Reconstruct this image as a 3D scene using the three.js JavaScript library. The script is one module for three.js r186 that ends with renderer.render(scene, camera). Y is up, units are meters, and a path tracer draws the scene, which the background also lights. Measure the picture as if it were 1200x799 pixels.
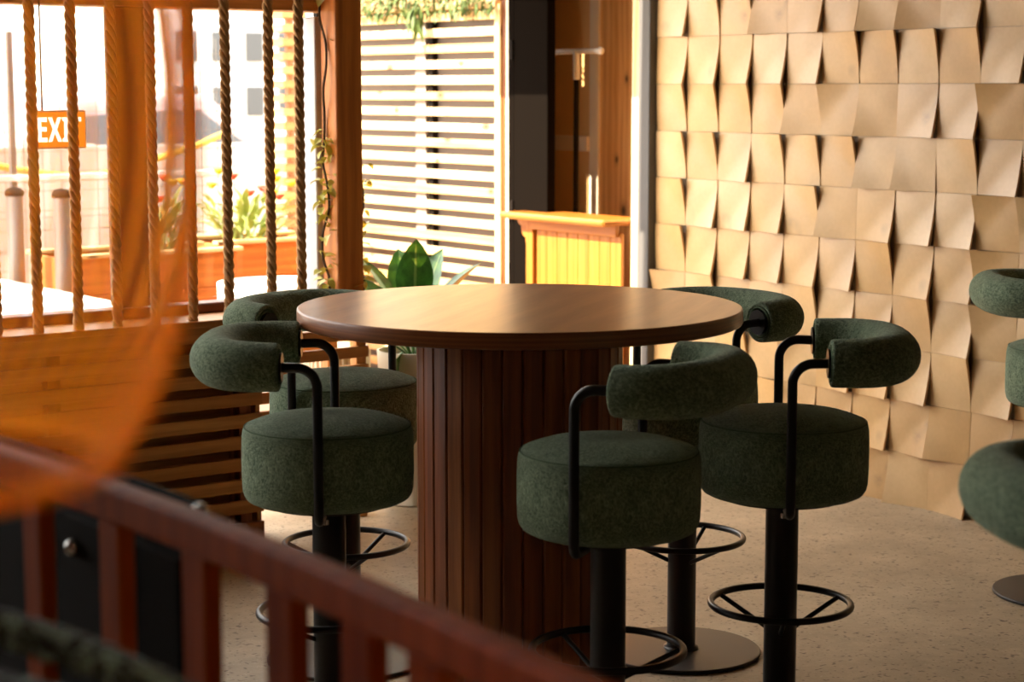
import * as THREE from 'three';
import { mergeGeometries } from 'three/addons/utils/BufferGeometryUtils.js';
import { TextGeometry } from 'three/addons/geometries/TextGeometry.js';
import { FontLoader } from 'three/addons/loaders/FontLoader.js';
import { RectAreaLightUniformsLib } from 'three/addons/lights/RectAreaLightUniformsLib.js';

// ------------------------------------------------------------------ camera, sky, sun, exposure
// Axes: +x runs to the tiled wall, -z to the window wall; the camera stands at x = z = 0.
const scene = new THREE.Scene();
const D2R = Math.PI / 180;
const camera = new THREE.PerspectiveCamera(2 * Math.atan(399.5 / 2287) / D2R, 1200 / 799, 0.05, 300);
camera.position.set(0, 1.6, 0);
camera.rotation.order = 'YXZ';
camera.rotation.set(-7.383 * D2R, -36.835 * D2R, 0);
camera.focus = 5.4;
camera.userData.fStop = 4.0;
scene.add(camera);

const renderer = new THREE.WebGLRenderer({ antialias: true });
renderer.toneMapping = THREE.LinearToneMapping;
renderer.toneMappingExposure = 5.0;
renderer.shadowMap.enabled = true;
renderer.shadowMap.type = THREE.PCFSoftShadowMap;
RectAreaLightUniformsLib.init();

const sunDir = new THREE.Vector3(-0.80, 0.62, 0.01).normalize();
scene.background = new THREE.Color().setRGB(0.98, 0.95, 0.9);
scene.backgroundIntensity = 1.5;

const sun = new THREE.DirectionalLight(new THREE.Color().setRGB(1, 0.86, 0.66), 4.2);
sun.position.copy(sunDir).multiplyScalar(25).add(new THREE.Vector3(3, 0, -6));
sun.target.position.set(3, 0, -6);
sun.castShadow = true;
sun.shadow.radius = 1;
sun.shadow.mapSize.set(4096, 4096);
Object.assign(sun.shadow.camera, { left: -14, right: 14, top: 14, bottom: -14, near: 1, far: 70 });
scene.add(sun, sun.target);

// ------------------------------------------------------------------ helpers
function mulberry(a) { return () => { a |= 0; a = a + 0x6D2B79F5 | 0; let t = Math.imul(a ^ a >>> 15, 1 | a); t = t + Math.imul(t ^ t >>> 7, 61 | t) ^ t; return ((t ^ t >>> 14) >>> 0) / 4294967296; }; }
const rnd = mulberry(20240611);
const rr = (a, b) => a + (b - a) * rnd();
const names = new Map();
function numbered(n) { const k = names.get(n) ?? 0; names.set(n, k + 1); return k ? `${n}_${String(k).padStart(3, '0')}` : n; }
function shadow(o) { o.castShadow = o.receiveShadow = true; return o; }
function thing(name, label, category, [x, y, z] = [0, 0, 0], turn = 0, group) {
  const o = new THREE.Group(); o.name = numbered(name); o.position.set(x, y, z); o.rotation.y = turn;
  o.userData = { label, category }; if (group) o.userData.group = group;
  scene.add(o); return o;
}
function solo(name, label, category, geo, mat, [x, y, z] = [0, 0, 0], turn = 0, group) {
  const o = shadow(new THREE.Mesh(geo, mat)); o.name = numbered(name); o.position.set(x, y, z); o.rotation.y = turn;
  o.userData = { label, category }; if (group) o.userData.group = group;
  scene.add(o); return o;
}
function part(parent, name, geo, mat, [x, y, z] = [0, 0, 0], label) {
  const o = shadow(new THREE.Mesh(geo, mat)); o.name = name; o.position.set(x, y, z); if (label) o.userData.label = label; parent.add(o); return o;
}
function struct(name, label, category, geo, mat, pos = [0, 0, 0]) {
  const o = geo ? shadow(new THREE.Mesh(geo, mat)) : new THREE.Group();
  o.name = numbered(name); o.position.set(...pos); o.userData = { label, category, kind: 'structure' }; scene.add(o); return o;
}
// box with chamfered edges, flat normals, uv in metres with u along the longest side
function cbox(w, h, d, c = 0.002, uo = 0, vo = 0, grain) {
  const H = [w / 2, h / 2, d / 2], pos = [], uv = [], nor = [];
  const g = grain ?? (w >= h && w >= d ? 0 : h >= d ? 1 : 2);
  c = Math.min(c, 0.45 * Math.min(w, h, d));
  const V = (a, s) => [0, 1, 2].map((k) => s[k] * (k === a ? H[k] : H[k] - c));
  const e1 = new THREE.Vector3(), e2 = new THREE.Vector3();
  function tri(p, q, r) {
    e1.set(q[0] - p[0], q[1] - p[1], q[2] - p[2]); e2.set(r[0] - p[0], r[1] - p[1], r[2] - p[2]); e1.cross(e2).normalize();
    if (e1.x * (p[0] + q[0] + r[0]) + e1.y * (p[1] + q[1] + r[1]) + e1.z * (p[2] + q[2] + r[2]) < 0) { [q, r] = [r, q]; e1.negate(); }
    const n = [e1.x, e1.y, e1.z], ax = [0, 1, 2].reduce((m, k) => Math.abs(n[k]) > Math.abs(n[m]) + 1e-6 ? k : m, 0);
    let us, vs;
    if (ax === g) { us = (g + 1) % 3; vs = (g + 2) % 3; } else { us = g; vs = 3 - g - ax; }
    for (const t of [p, q, r]) { pos.push(...t); nor.push(...n); uv.push(t[us] + uo, t[vs] + vo + ax * 0.37); }
  }
  const quad = (a, b, cc, dd) => { tri(a, b, cc); tri(a, cc, dd); };
  for (let a = 0; a < 3; a++) for (const s of [-1, 1]) {
    const b = (a + 1) % 3, t = (a + 2) % 3, P = (x, y) => { const q = []; q[a] = s; q[b] = x; q[t] = y; return V(a, q); };
    quad(P(-1, -1), P(1, -1), P(1, 1), P(-1, 1));
  }
  if (c > 0) {
    for (let t = 0; t < 3; t++) { const a = (t + 1) % 3, b = (t + 2) % 3;
      for (const sa of [-1, 1]) for (const sb of [-1, 1]) { const S = (x) => { const q = []; q[a] = sa; q[b] = sb; q[t] = x; return q; };
        quad(V(a, S(-1)), V(a, S(1)), V(b, S(1)), V(b, S(-1))); } }
    for (const x of [-1, 1]) for (const y of [-1, 1]) for (const z of [-1, 1]) tri(V(0, [x, y, z]), V(1, [x, y, z]), V(2, [x, y, z]));
  }
  const geo = new THREE.BufferGeometry();
  geo.setAttribute('position', new THREE.Float32BufferAttribute(pos, 3));
  geo.setAttribute('normal', new THREE.Float32BufferAttribute(nor, 3));
  geo.setAttribute('uv', new THREE.Float32BufferAttribute(uv, 2));
  return geo;
}
const at = (g, x, y, z) => g.translate(x, y, z);
function scaleUV(g, su, sv) { const a = g.attributes.uv; for (let i = 0; i < a.count; i++) a.setXY(i, a.getX(i) * su, a.getY(i) * sv); return g; }
function lathe(pts, seg = 48, su, sv) {
  const g = new THREE.LatheGeometry(pts.map((p) => new THREE.Vector2(p[0], p[1])), seg);
  if (su) scaleUV(g, su, sv); return g;
}
function merge(list) { return mergeGeometries(list.map((g) => g.index ? g.toNonIndexed() : g)); }
function tube(pts, r, seg = 24, rad = 10, tension = 0.5) {
  const c = new THREE.CatmullRomCurve3(pts.map((p) => new THREE.Vector3(...p)), false, 'catmullrom', tension);
  return new THREE.TubeGeometry(c, seg, r, rad, false);
}
function rod(a, b, r, rad = 10) {
  const A = new THREE.Vector3(...a), B = new THREE.Vector3(...b), d = B.clone().sub(A), g = new THREE.CylinderGeometry(r, r, d.length(), rad, 1);
  g.applyQuaternion(new THREE.Quaternion().setFromUnitVectors(new THREE.Vector3(0, 1, 0), d.clone().normalize()));
  return g.translate(...A.add(B).multiplyScalar(0.5).toArray());
}
// tube through rings of its own radius, closed ends
function sweep(rings, rad = 24) {       // rings: {p, t, r}
  const pos = [], uv = [], idx = []; let len = 0; const up = new THREE.Vector3(0, 1, 0);
  rings.forEach((q, i) => {
    if (i) len += q.p.distanceTo(rings[i - 1].p) + Math.abs(q.r - rings[i - 1].r);
    const s = new THREE.Vector3().crossVectors(up, q.t).normalize(), v = new THREE.Vector3().crossVectors(q.t, s).normalize();
    for (let k = 0; k <= rad; k++) { const a = k / rad * Math.PI * 2, x = Math.cos(a) * q.r, y = Math.sin(a) * q.r * (q.sy ?? 1);
      pos.push(q.p.x + s.x * x + v.x * y, q.p.y + s.y * x + v.y * y, q.p.z + s.z * x + v.z * y); uv.push(len, k / rad * 0.36); }
  });
  const w = rad + 1;
  for (let i = 0; i + 1 < rings.length; i++) for (let k = 0; k < rad; k++) { const a = i * w + k, b = a + 1, c = a + w, d = c + 1; idx.push(a, b, c, b, d, c); }
  const g = new THREE.BufferGeometry();
  g.setAttribute('position', new THREE.Float32BufferAttribute(pos, 3)); g.setAttribute('uv', new THREE.Float32BufferAttribute(uv, 2)); g.setIndex(idx); g.computeVertexNormals();
  // seam normals
  const n = g.attributes.normal; for (let i = 0; i < rings.length; i++) { const a = i * w, b = a + rad; const x = n.getX(a) + n.getX(b), y = n.getY(a) + n.getY(b), z = n.getZ(a) + n.getZ(b), l = Math.hypot(x, y, z) || 1; n.setXYZ(a, x / l, y / l, z / l); n.setXYZ(b, x / l, y / l, z / l); }
  return g;
}

// ------------------------------------------------------------------ textures
function lattice(seed, nx, ny) { const r = mulberry(seed), a = new Float32Array(nx * ny); for (let i = 0; i < a.length; i++) a[i] = r(); return (u, v) => { // periodic in 0..1
  const x = u * nx, y = v * ny, x0 = Math.floor(x), y0 = Math.floor(y); let fx = x - x0, fy = y - y0; fx = fx * fx * (3 - 2 * fx); fy = fy * fy * (3 - 2 * fy);
  const X0 = ((x0 % nx) + nx) % nx, X1 = (X0 + 1) % nx, Y0 = ((y0 % ny) + ny) % ny, Y1 = (Y0 + 1) % ny;
  return (a[Y0 * nx + X0] * (1 - fx) + a[Y0 * nx + X1] * fx) * (1 - fy) + (a[Y1 * nx + X0] * (1 - fx) + a[Y1 * nx + X1] * fx) * fy; }; }
function tex(w, h, fn, metres, srgb = true) {
  const d = new Uint8Array(w * h * 4);
  for (let j = 0; j < h; j++) for (let i = 0; i < w; i++) { const c = fn((i + 0.5) / w, (j + 0.5) / h), o = (j * w + i) * 4; d[o] = Math.max(0, Math.min(255, c[0])); d[o + 1] = Math.max(0, Math.min(255, c[1])); d[o + 2] = Math.max(0, Math.min(255, c[2])); d[o + 3] = 255; }
  const t = new THREE.DataTexture(d, w, h); t.wrapS = t.wrapT = THREE.RepeatWrapping; t.magFilter = THREE.LinearFilter; t.minFilter = THREE.LinearMipmapLinearFilter; t.generateMipmaps = true;
  if (srgb) t.colorSpace = THREE.SRGBColorSpace; t.repeat.set(1 / metres[0], 1 / metres[1]); t.needsUpdate = true; return t;
}
const mix = (a, b, k) => [a[0] + (b[0] - a[0]) * k, a[1] + (b[1] - a[1]) * k, a[2] + (b[2] - a[2]) * k];
const cl = (x) => Math.max(0, Math.min(1, x));
function woodTex(seed, light, dark, knots = 0, metres = [1.2, 0.4]) {
  const n1 = lattice(seed, 4, 14), n2 = lattice(seed + 1, 8, 60), n3 = lattice(seed + 2, 24, 180), n4 = lattice(seed + 3, 3, 5), r = mulberry(seed + 9);
  const K = Array.from({ length: knots }, () => [r(), r(), 0.012 + 0.02 * r()]);
  return tex(768, 256, (u, v) => {
    const warp = 0.03 * (n4(u, v) - 0.5); let k = 0.45 * n1(u, v + warp) + 0.32 * n2(u, v + warp) + 0.23 * n3(u, v);
    const ring = 0.5 + 0.5 * Math.sin((v + warp + 0.05 * n1(u, v)) * 2 * Math.PI * 9); k = 0.72 * k + 0.28 * ring; let kk = cl((k - 0.25) * 1.7);
    let c = mix(light, dark, kk);
    for (const q of K) { const dx = (u - q[0]) * metres[0], dy = (v - q[1]) * metres[1], d = Math.hypot(dx * 0.75, dy * 1.2); if (d < q[2] * 2.2) { const s = cl(1.25 - d / q[2]); c = mix(c, dark.map((x) => x * 0.42), Math.max(s, 0.3 * (0.5 + 0.5 * Math.sin(d * 900)) * cl(2.2 - d / q[2]))); } }
    return c;
  }, metres);
}
const T = {
  pine: woodTex(11, [238, 205, 150], [205, 158, 98], 5),
  pineB: woodTex(31, [244, 214, 164], [214, 170, 112], 3),
  oak: woodTex(51, [216, 162, 94], [176, 122, 64], 0),
  oakB: woodTex(71, [208, 152, 86], [166, 112, 58], 2),
  walnut: woodTex(91, [170, 100, 50], [122, 66, 30], 0),
  walnutB: woodTex(101, [154, 88, 44], [108, 58, 26], 0),
  top: woodTex(131, [200, 142, 92], [172, 116, 70], 0, [1.3, 0.9]),
};
const fa = lattice(201, 80, 80), fb = lattice(202, 40, 40), fc = lattice(203, 9, 9), fd = lattice(204, 160, 160);
T.felt = tex(512, 512, (u, v) => { const k = 0.45 * fa(u, v) + 0.25 * fb(u, v) + 0.2 * fd(u, v) + 0.1 * fc(u, v); return mix([84, 102, 81], [152, 170, 140], cl((k - 0.2) * 1.65)); }, [0.22, 0.22]);
T.feltBump = tex(512, 512, (u, v) => { const k = 255 * (0.6 * fa(u, v) + 0.25 * fd(u, v) + 0.15 * fb(u, v)); return [k, k, k]; }, [0.22, 0.22], false);
const ca = lattice(301, 12, 12), cb = lattice(302, 60, 60), cc = lattice(303, 220, 220), cd = lattice(304, 380, 380);
T.concrete = tex(1024, 1024, (u, v) => { let k = 0.5 * ca(u, v) + 0.3 * cb(u, v) + 0.2 * cc(u, v); let c = mix([160, 142, 116], [204, 184, 154], k); const s = cc(u + 0.31, v + 0.17), p = cd(u, v); if (s > 0.8) c = mix(c, [88, 72, 56], cl((s - 0.8) * 5)); if (p > 0.92) c = mix(c, [226, 216, 200], (p - 0.92) * 10); return c; }, [2.1, 2.1]);
T.concreteBump = tex(512, 512, (u, v) => { const k = 255 * (0.6 * cc(u, v) + 0.4 * cb(u, v)); return [k, k, k]; }, [1.05, 1.05], false);
const la = lattice(401, 5, 5), lb = lattice(402, 16, 16), lc = lattice(403, 90, 90);
T.clay = tex(512, 512, (u, v) => { const k = 0.5 * la(u, v) + 0.3 * lb(u, v) + 0.2 * lc(u, v); let c = mix([204, 168, 118], [226, 192, 142], k); const s = lb(u + 0.4, v + 0.2) * la(u + 0.7, v); if (s > 0.5) c = mix(c, [176, 146, 110], cl((s - 0.5) * (1 + 2 * lc(u, v)))); return c; }, [0.9, 0.9]);
const ra = lattice(501, 8, 40), rb = lattice(502, 60, 60);
T.rope = tex(256, 256, (u, v) => { const k = 0.6 * ra(u, v) + 0.4 * rb(u, v); return mix([150, 108, 66], [226, 186, 130], k); }, [1, 1]);
const ga = lattice(601, 10, 10), gb = lattice(602, 60, 60);
T.leaf = tex(256, 256, (u, v) => { const k = 0.6 * ga(u, v) + 0.4 * gb(u, v); let c = mix([38, 84, 28], [84, 140, 52], k); if (Math.abs(v - 0.5) < 0.035) c = mix(c, [164, 190, 110], 0.7); return c; }, [1, 1]);
T.teal = tex(256, 256, (u, v) => { const s = ga(u, v) * 0.5 + gb(u, v) * 0.5; return s > 0.6 ? [126, 150, 146] : s > 0.56 ? [90, 58, 30] : [10, 15, 17]; }, [0.16, 0.16]);

const M = (o) => new THREE.MeshStandardMaterial(o);
const P = (o) => new THREE.MeshPhysicalMaterial(o);
const col = (r, g, b) => new THREE.Color().setRGB(r, g, b);
const mat = {
  pine: [M({ map: T.pine, roughness: 0.6 }), M({ map: T.pineB, roughness: 0.6 }), M({ map: T.pine, color: 0xf2e6d4, roughness: 0.62 })],
  oak: [M({ map: T.oak, roughness: 0.5 }), M({ map: T.oakB, roughness: 0.5 }), M({ map: T.oak, color: 0xe8dccb, roughness: 0.5 })],
  walnut: [M({ map: T.walnut, roughness: 0.42 }), M({ map: T.walnutB, roughness: 0.42 }), M({ map: T.walnut, color: 0xe0cfc4, roughness: 0.45 })],
  top: P({ map: T.top, roughness: 0.3, clearcoat: 0.4, clearcoatRoughness: 0.26 }),
  topEdge: P({ map: T.walnut, roughness: 0.36, clearcoat: 0.25, clearcoatRoughness: 0.3 }),
  felt: P({ map: T.felt, bumpMap: T.feltBump, bumpScale: 0.0035, roughness: 1, sheen: 1, sheenRoughness: 0.38, sheenColor: col(0.5, 0.58, 0.46) }),
  welt: P({ map: T.felt, color: 0xc8d4c8, roughness: 1, sheen: 0.5, sheenRoughness: 0.5, sheenColor: col(0.2, 0.28, 0.22) }),
  steel: M({ color: col(0.012, 0.011, 0.011), roughness: 0.36, metalness: 0.25 }),
  plate: M({ color: col(0.03, 0.027, 0.025), roughness: 0.42, metalness: 0.3 }),
  chrome: M({ color: col(0.7, 0.7, 0.7), roughness: 0.18, metalness: 1 }),
  floor: P({ map: T.concrete, bumpMap: T.concreteBump, bumpScale: 0.0008, roughness: 0.5 }),
  ground: M({ map: T.concrete, color: 0xf4f0ea, roughness: 0.85 }),
  clay: P({ map: T.clay, roughness: 0.42, clearcoat: 0.15, clearcoatRoughness: 0.4 }),
  plaster: M({ color: col(0.16, 0.12, 0.085), roughness: 0.9 }),
  darkWall: M({ color: col(0.1, 0.085, 0.07), roughness: 0.9 }),
  rope: M({ map: T.rope, roughness: 0.95 }),
  glass: P({ color: 0xffffff, transmission: 1, thickness: 0, roughness: 0, ior: 1.45 }),
  jamb: M({ color: col(0.42, 0.42, 0.44), roughness: 0.5, metalness: 0.2 }),
  blackMetal: P({ color: col(0.012, 0.009, 0.007), roughness: 0.85, specularIntensity: 0.25 }),
  cream: M({ color: col(0.62, 0.55, 0.42), roughness: 0.7 }),
  white: M({ color: col(0.78, 0.77, 0.75), roughness: 0.6 }),
  leaf: P({ map: T.leaf, roughness: 0.4, transmission: 0.25, thickness: 0, side: THREE.DoubleSide }),
};
const pick = (a) => a[Math.floor(rnd() * a.length)];

// ------------------------------------------------------------------ room shell
const WX = 5.672, CEIL = 2.85;                         // tiled wall plane, ceiling height
struct('floor', 'polished speckled concrete floor', 'floor', cbox(9.3, 0.2, 10.0, 0), mat.floor, [WX - 4.55, -0.1, -1.5]);
struct('ceiling', 'dark painted ceiling', 'ceiling', cbox(9.3, 0.15, 10.0, 0), mat.darkWall, [WX - 4.55, CEIL + 0.075, -1.5]);
struct('wall_front', 'plain wall behind the viewer', 'wall', cbox(9.3, CEIL, 0.15, 0), mat.plaster, [WX - 4.55, CEIL / 2, 3.5]);
struct('wall_left', 'plain wall across from the tiled wall', 'wall', cbox(0.15, CEIL, 9.7, 0), mat.plaster, [-3.4, CEIL / 2, -1.3]);
// tiled wall with one mesh for each tile
const wallRight = struct('wall_right', 'wall clad in tan twisted clay tiles', 'wall');
part(wallRight, 'backing_wall', cbox(0.15, CEIL, 10.1, 0), M({ color: col(0.42, 0.33, 0.23), roughness: 0.9 }), [WX + 0.085, CEIL / 2, -1.45]);
const TW = 0.199, TH = 0.2021, LIFT = 0.034;
function tileGeo(corner, uo, vo) {
  const n = 7, pos = [], uv = [], idx = [];
  const bu = corner.includes('R') ? 1 : 0, bv = corner.includes('T') ? 1 : 0, w = TW - 0.0015, h = TH - 0.0015;
  const depth = (u, v) => { const a = bu ? u : 1 - u, b = bv ? v : 1 - v; const k = Math.max(0, (a + b - 1.12) / 0.88), q = Math.max(0, (0.8 - a - b) / 0.8);
    return 0.012 + LIFT * Math.pow(k, 1.35) - 0.005 * q * q + 0.0035 * Math.sin(Math.PI * u) * Math.sin(Math.PI * v); };
  // u runs along +z (towards the viewer = right in view), v up, depth along -x
  for (let j = 0; j <= n; j++) for (let i = 0; i <= n; i++) { const u = i / n, v = j / n; pos.push(-depth(u, v), (v - 0.5) * h, (u - 0.5) * w); uv.push(u * TW + uo, v * TH + vo); }
  for (let j = 0; j < n; j++) for (let i = 0; i < n; i++) { const a = j * (n + 1) + i, b = a + 1, c = a + n + 1, d = c + 1; idx.push(a, b, d, a, d, c); }
  const front = new THREE.BufferGeometry(); front.setAttribute('position', new THREE.Float32BufferAttribute(pos, 3)); front.setAttribute('uv', new THREE.Float32BufferAttribute(uv, 2)); front.setIndex(idx); front.computeVertexNormals();
  const sp = [], su = []; const edge = (f) => { for (let i = 0; i < n; i++) { const [u0, v0] = f(i / n), [u1, v1] = f((i + 1) / n);
    const q = [[-depth(u0, v0), u0, v0], [-depth(u1, v1), u1, v1], [-depth(u1, v1) + 0.011, u1, v1], [-depth(u0, v0) + 0.011, u0, v0]].map(([x, u, v]) => [x, (v - 0.5) * h, (u - 0.5) * w]);
    for (const k of [0, 1, 2, 0, 2, 3]) { sp.push(...q[k]); su.push(q[k][2], q[k][1]); } } };
  edge((t) => [1 - t, 0]); edge((t) => [1, 1 - t]); edge((t) => [t, 1]); edge((t) => [0, t]);
  const side = new THREE.BufferGeometry(); side.setAttribute('position', new THREE.Float32BufferAttribute(sp, 3)); side.setAttribute('uv', new THREE.Float32BufferAttribute(su, 2)); side.computeVertexNormals();
  return merge([front, side]);
}
const tileGeos = {}; for (const c of ['BR', 'TR', 'TL', 'BL']) tileGeos[c] = [0, 1, 2, 3, 4].map((k) => tileGeo(c, k * 0.217, k * 0.331));
// which corner of each tile stands proud, from the row at 2.02 m down: b = lower right, t = upper right, l = upper left, m = lower left
const tileMap = { 9: 'bttmbbmmbt', 8: 'bbbbbttttb', 7: 'ttttmlmbbl', 6: 'ttbtttmmtb', 5: 'tbbbtmbbbl', 4: 'tbbbbbtbbl', 3: 'ltmbtbbtbl', 2: 'bmttlbbbtb', 1: 'tbmtbbbbmb', 0: 'ltbmbblmbt' };
const cname = { b: 'BR', t: 'TR', l: 'TL', m: 'BL' };
const clayV = [mat.clay, P({ map: T.clay, color: 0xf4eee6, roughness: 0.4, clearcoat: 0.15, clearcoatRoughness: 0.4 }), P({ map: T.clay, color: 0xfaf2e0, roughness: 0.46, clearcoat: 0.1, clearcoatRoughness: 0.5 })];
clayV.forEach((m, i) => { if (i) { m.map = T.clay.clone(); m.map.offset.set(0.31 * i, 0.47 * i); m.map.needsUpdate = true; } });
for (let r = 0; r < 14; r++) for (let c = 0; c < 20; c++) {
  const k = tileMap[r]?.[c] ?? 'bbbbttttlm'[Math.floor(rnd() * 10)];
  const t = part(wallRight, 'tile', tileGeos[cname[k]][Math.floor(rnd() * 5)], clayV[(r * 7 + c * 3 + Math.floor(rnd() * 2)) % 3], [WX - 0.001, r * TH + TH / 2, -6.502 + TW * (c + 0.5)]);
  t.rotation.set(0, rr(-0.012, 0.012), 0);
}
// window wall: header, return and wall over the doorway
const wallBack = struct('wall_back', 'wall over the windows and the doorway', 'wall');
part(wallBack, 'header_beam', cbox(4.42, 0.16, 0.14, 0.003), mat.oak[1], [1.57, 1.95, -6.11]);
part(wallBack, 'top_beam', cbox(4.42, 0.1, 0.14, 0.003), mat.oak[1], [1.57, CEIL - 0.05, -6.11]);
part(wallBack, 'return', cbox(0.12, CEIL - 2.35, 0.36, 0.003), mat.oak[1], [3.83, (CEIL + 2.35) / 2, -6.3]);
part(wallBack, 'door_header', cbox(1.85, CEIL - 2.35, 0.14, 0.003), mat.darkWall, [4.76, (CEIL + 2.35) / 2, -6.47]);
part(wallBack, 'knee_wall', cbox(2.5, 0.8, 0.14, 0.002), mat.darkWall, [0.63, 0.4, -6.11]);
part(wallBack, 'solid_wall', cbox(2.7, CEIL, 0.14, 0), mat.plaster, [-1.99, CEIL / 2, -6.11]);

// windows
const win = struct('window_1', 'wood framed window behind the ropes', 'window');
const brownFrame = M({ map: T.walnut, color: 0xb08a70, roughness: 0.5 });
for (const [x0, x1] of [[-0.6, 0.62], [0.74, 1.7], [1.81, 2.885], [3.0, 3.66]]) part(win, 'pane', cbox(x1 - x0, 1.0, 0.006, 0), mat.glass, [(x0 + x1) / 2, 1.37, -6.12]);
for (const [x0, x1] of [[-0.65, 1.755], [1.755, 3.75]]) part(win, 'added_clerestory_pane', cbox(x1 - x0 - 0.06, 0.72, 0.006, 0), mat.glass, [(x0 + x1) / 2, 2.39, -6.12]);  // unseen upper windows, added to let more daylight into the room
for (const x of [-0.65, 1.755, 3.75]) part(win, 'added_clerestory_mullion', cbox(0.06, 0.72, 0.08, 0.003), brownFrame, [x, 2.39, -6.11]);  // frame pieces of the added upper windows
for (const x of [-0.65, 0.68, 1.755, 2.945]) part(win, 'mullion', cbox(0.112, 1.01, 0.09, 0.004), brownFrame, [x, 1.365, -6.11]);
part(win, 'bottom_rail', cbox(4.3, 0.035, 0.09, 0.004), brownFrame, [1.51, 0.8375, -6.11]);
part(win, 'jamb', cbox(0.055, 1.03, 0.1, 0.004), mat.jamb, [3.687, 1.337, -6.11], 'pale grey metal jamb');

// grey jamb at the end of the tiled wall
struct('trim_1', 'grey metal jamb between tiled wall and doorway', 'door frame', cbox(0.08, CEIL, 0.075, 0.003), M({ color: col(0.1, 0.095, 0.092), roughness: 0.7 }), [WX - 0.012, CEIL / 2, -6.542]);

// ------------------------------------------------------------------ slatted half wall, sill, ropes
{
  const t = thing('slatted_half_wall', 'half wall of horizontal oak slats under the ropes', 'half wall', [0, 0, -5.89]);
  const x0 = 0.9, x1 = 3.328, L = x1 - x0, xm = (x0 + x1) / 2;
  part(t, 'fascia_board', cbox(L, 0.058, 0.022, 0.002), mat.oak[0], [xm, 0.769, -0.011]);
  for (let i = 0; i < 8; i++) part(t, 'slat', cbox(L, 0.046, 0.02, 0.002, i * 0.31, i * 0.13), mat.oak[i % 3], [xm, 0.683 - i * 0.0757, -0.01]);
  part(t, 'kick_board', cbox(L, 0.09, 0.02, 0.002), mat.walnut[0], [xm, 0.05, -0.01]);
  for (let x = x1 - 0.06; x > x0; x -= 0.7) part(t, 'stud', cbox(0.045, 0.798, 0.045, 0.002), mat.walnut[1], [x, 0.4, -0.043]);
  part(t, 'end_board', cbox(0.018, 0.796, 0.2, 0.002), mat.oak[0], [x1 - 0.009, 0.399, -0.12]);
  part(t, 'backing_board', cbox(L, 0.79, 0.012, 0.001), mat.oak[1], [xm, 0.397, -0.225]);
  const s = solo('window_sill', 'long oak sill board on top of the slatted half wall', 'sill', cbox(4.65, 0.022, 0.3, 0.003), mat.oak[2], [1.58, 0.809, -6.01]);
}
{
  const t = thing('slatted_planter_box', 'raised box of pale wooden slats beside the potted plants', 'planter box', [3.63, 0, -6.1]);
  const L = 0.52;
  for (const x of [-L / 2 + 0.022, L / 2 - 0.022]) for (const z of [0, -0.2]) part(t, 'leg', cbox(0.045, 0.798, 0.045, 0.003), mat.oak[1], [x, 0.399, z - 0.0225]);
  for (let i = 0; i < 9; i++) { const g = cbox(L, 0.042, 0.018, 0.002, i * 0.21, i * 0.17); part(t, 'slat', g, mat.oak[i % 3], [0, 0.765 - i * 0.068, 0.01]); if (i % 2 === 0) part(t, 'slat', g, mat.oak[(i + 1) % 3], [0, 0.765 - i * 0.068, -0.256]); }
}
// ropes: three strands laid together
{
  const strands = [], y0 = 0.82, y1 = CEIL;
  for (let k = 0; k < 3; k++) { const pts = [], n = 330; for (let i = 0; i <= n; i++) { const y = y0 + (y1 - y0) * i / n, a = (y - y0) / 0.105 * Math.PI * 2 + k * Math.PI * 2 / 3; pts.push(new THREE.Vector3(Math.cos(a) * 0.0092, y, Math.sin(a) * 0.0092)); }
    const g = new THREE.TubeGeometry(new THREE.CatmullRomCurve3(pts), n, 0.0098, 6, false); scaleUV(g, 6, 1); strands.push(g); }
  const ropeGeo = merge(strands);
  const first = solo('hanging_rope', 'thick twisted brown rope strung from ceiling to the sill over oak slats', 'rope', ropeGeo, mat.rope, [2.512, 0, -5.89], 0, 'ropes over the slatted half wall');
  const xs = []; for (let i = 1; i < 6; i++) xs.push(2.512 + i * 0.1385); for (let i = 1; i < 7; i++) xs.push(2.512 - i * 0.1385);
  for (const x of xs) { const o = first.clone(); o.name = numbered('hanging_rope'); o.position.x = x; o.rotation.y = rnd() * 6; if (Math.abs(x - 2.6505) < 0.01) o.userData = { label: 'thick twisted brown rope hanging right across the exit sign', category: 'rope', group: 'ropes over the slatted half wall' }; scene.add(o); }
  const more = [[3.372, 'thick twisted brown rope in front of the white outdoor pot, second from the wooden post'], [3.492, 'thick twisted brown rope nearest the wooden post']];
  for (const [x, l] of more) { const o = first.clone(); o.name = numbered('hanging_rope'); o.position.x = x; o.rotation.y = rnd() * 6; o.userData = { label: l, category: 'rope', group: 'ropes over the slatted half wall' }; scene.add(o); }
}
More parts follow.
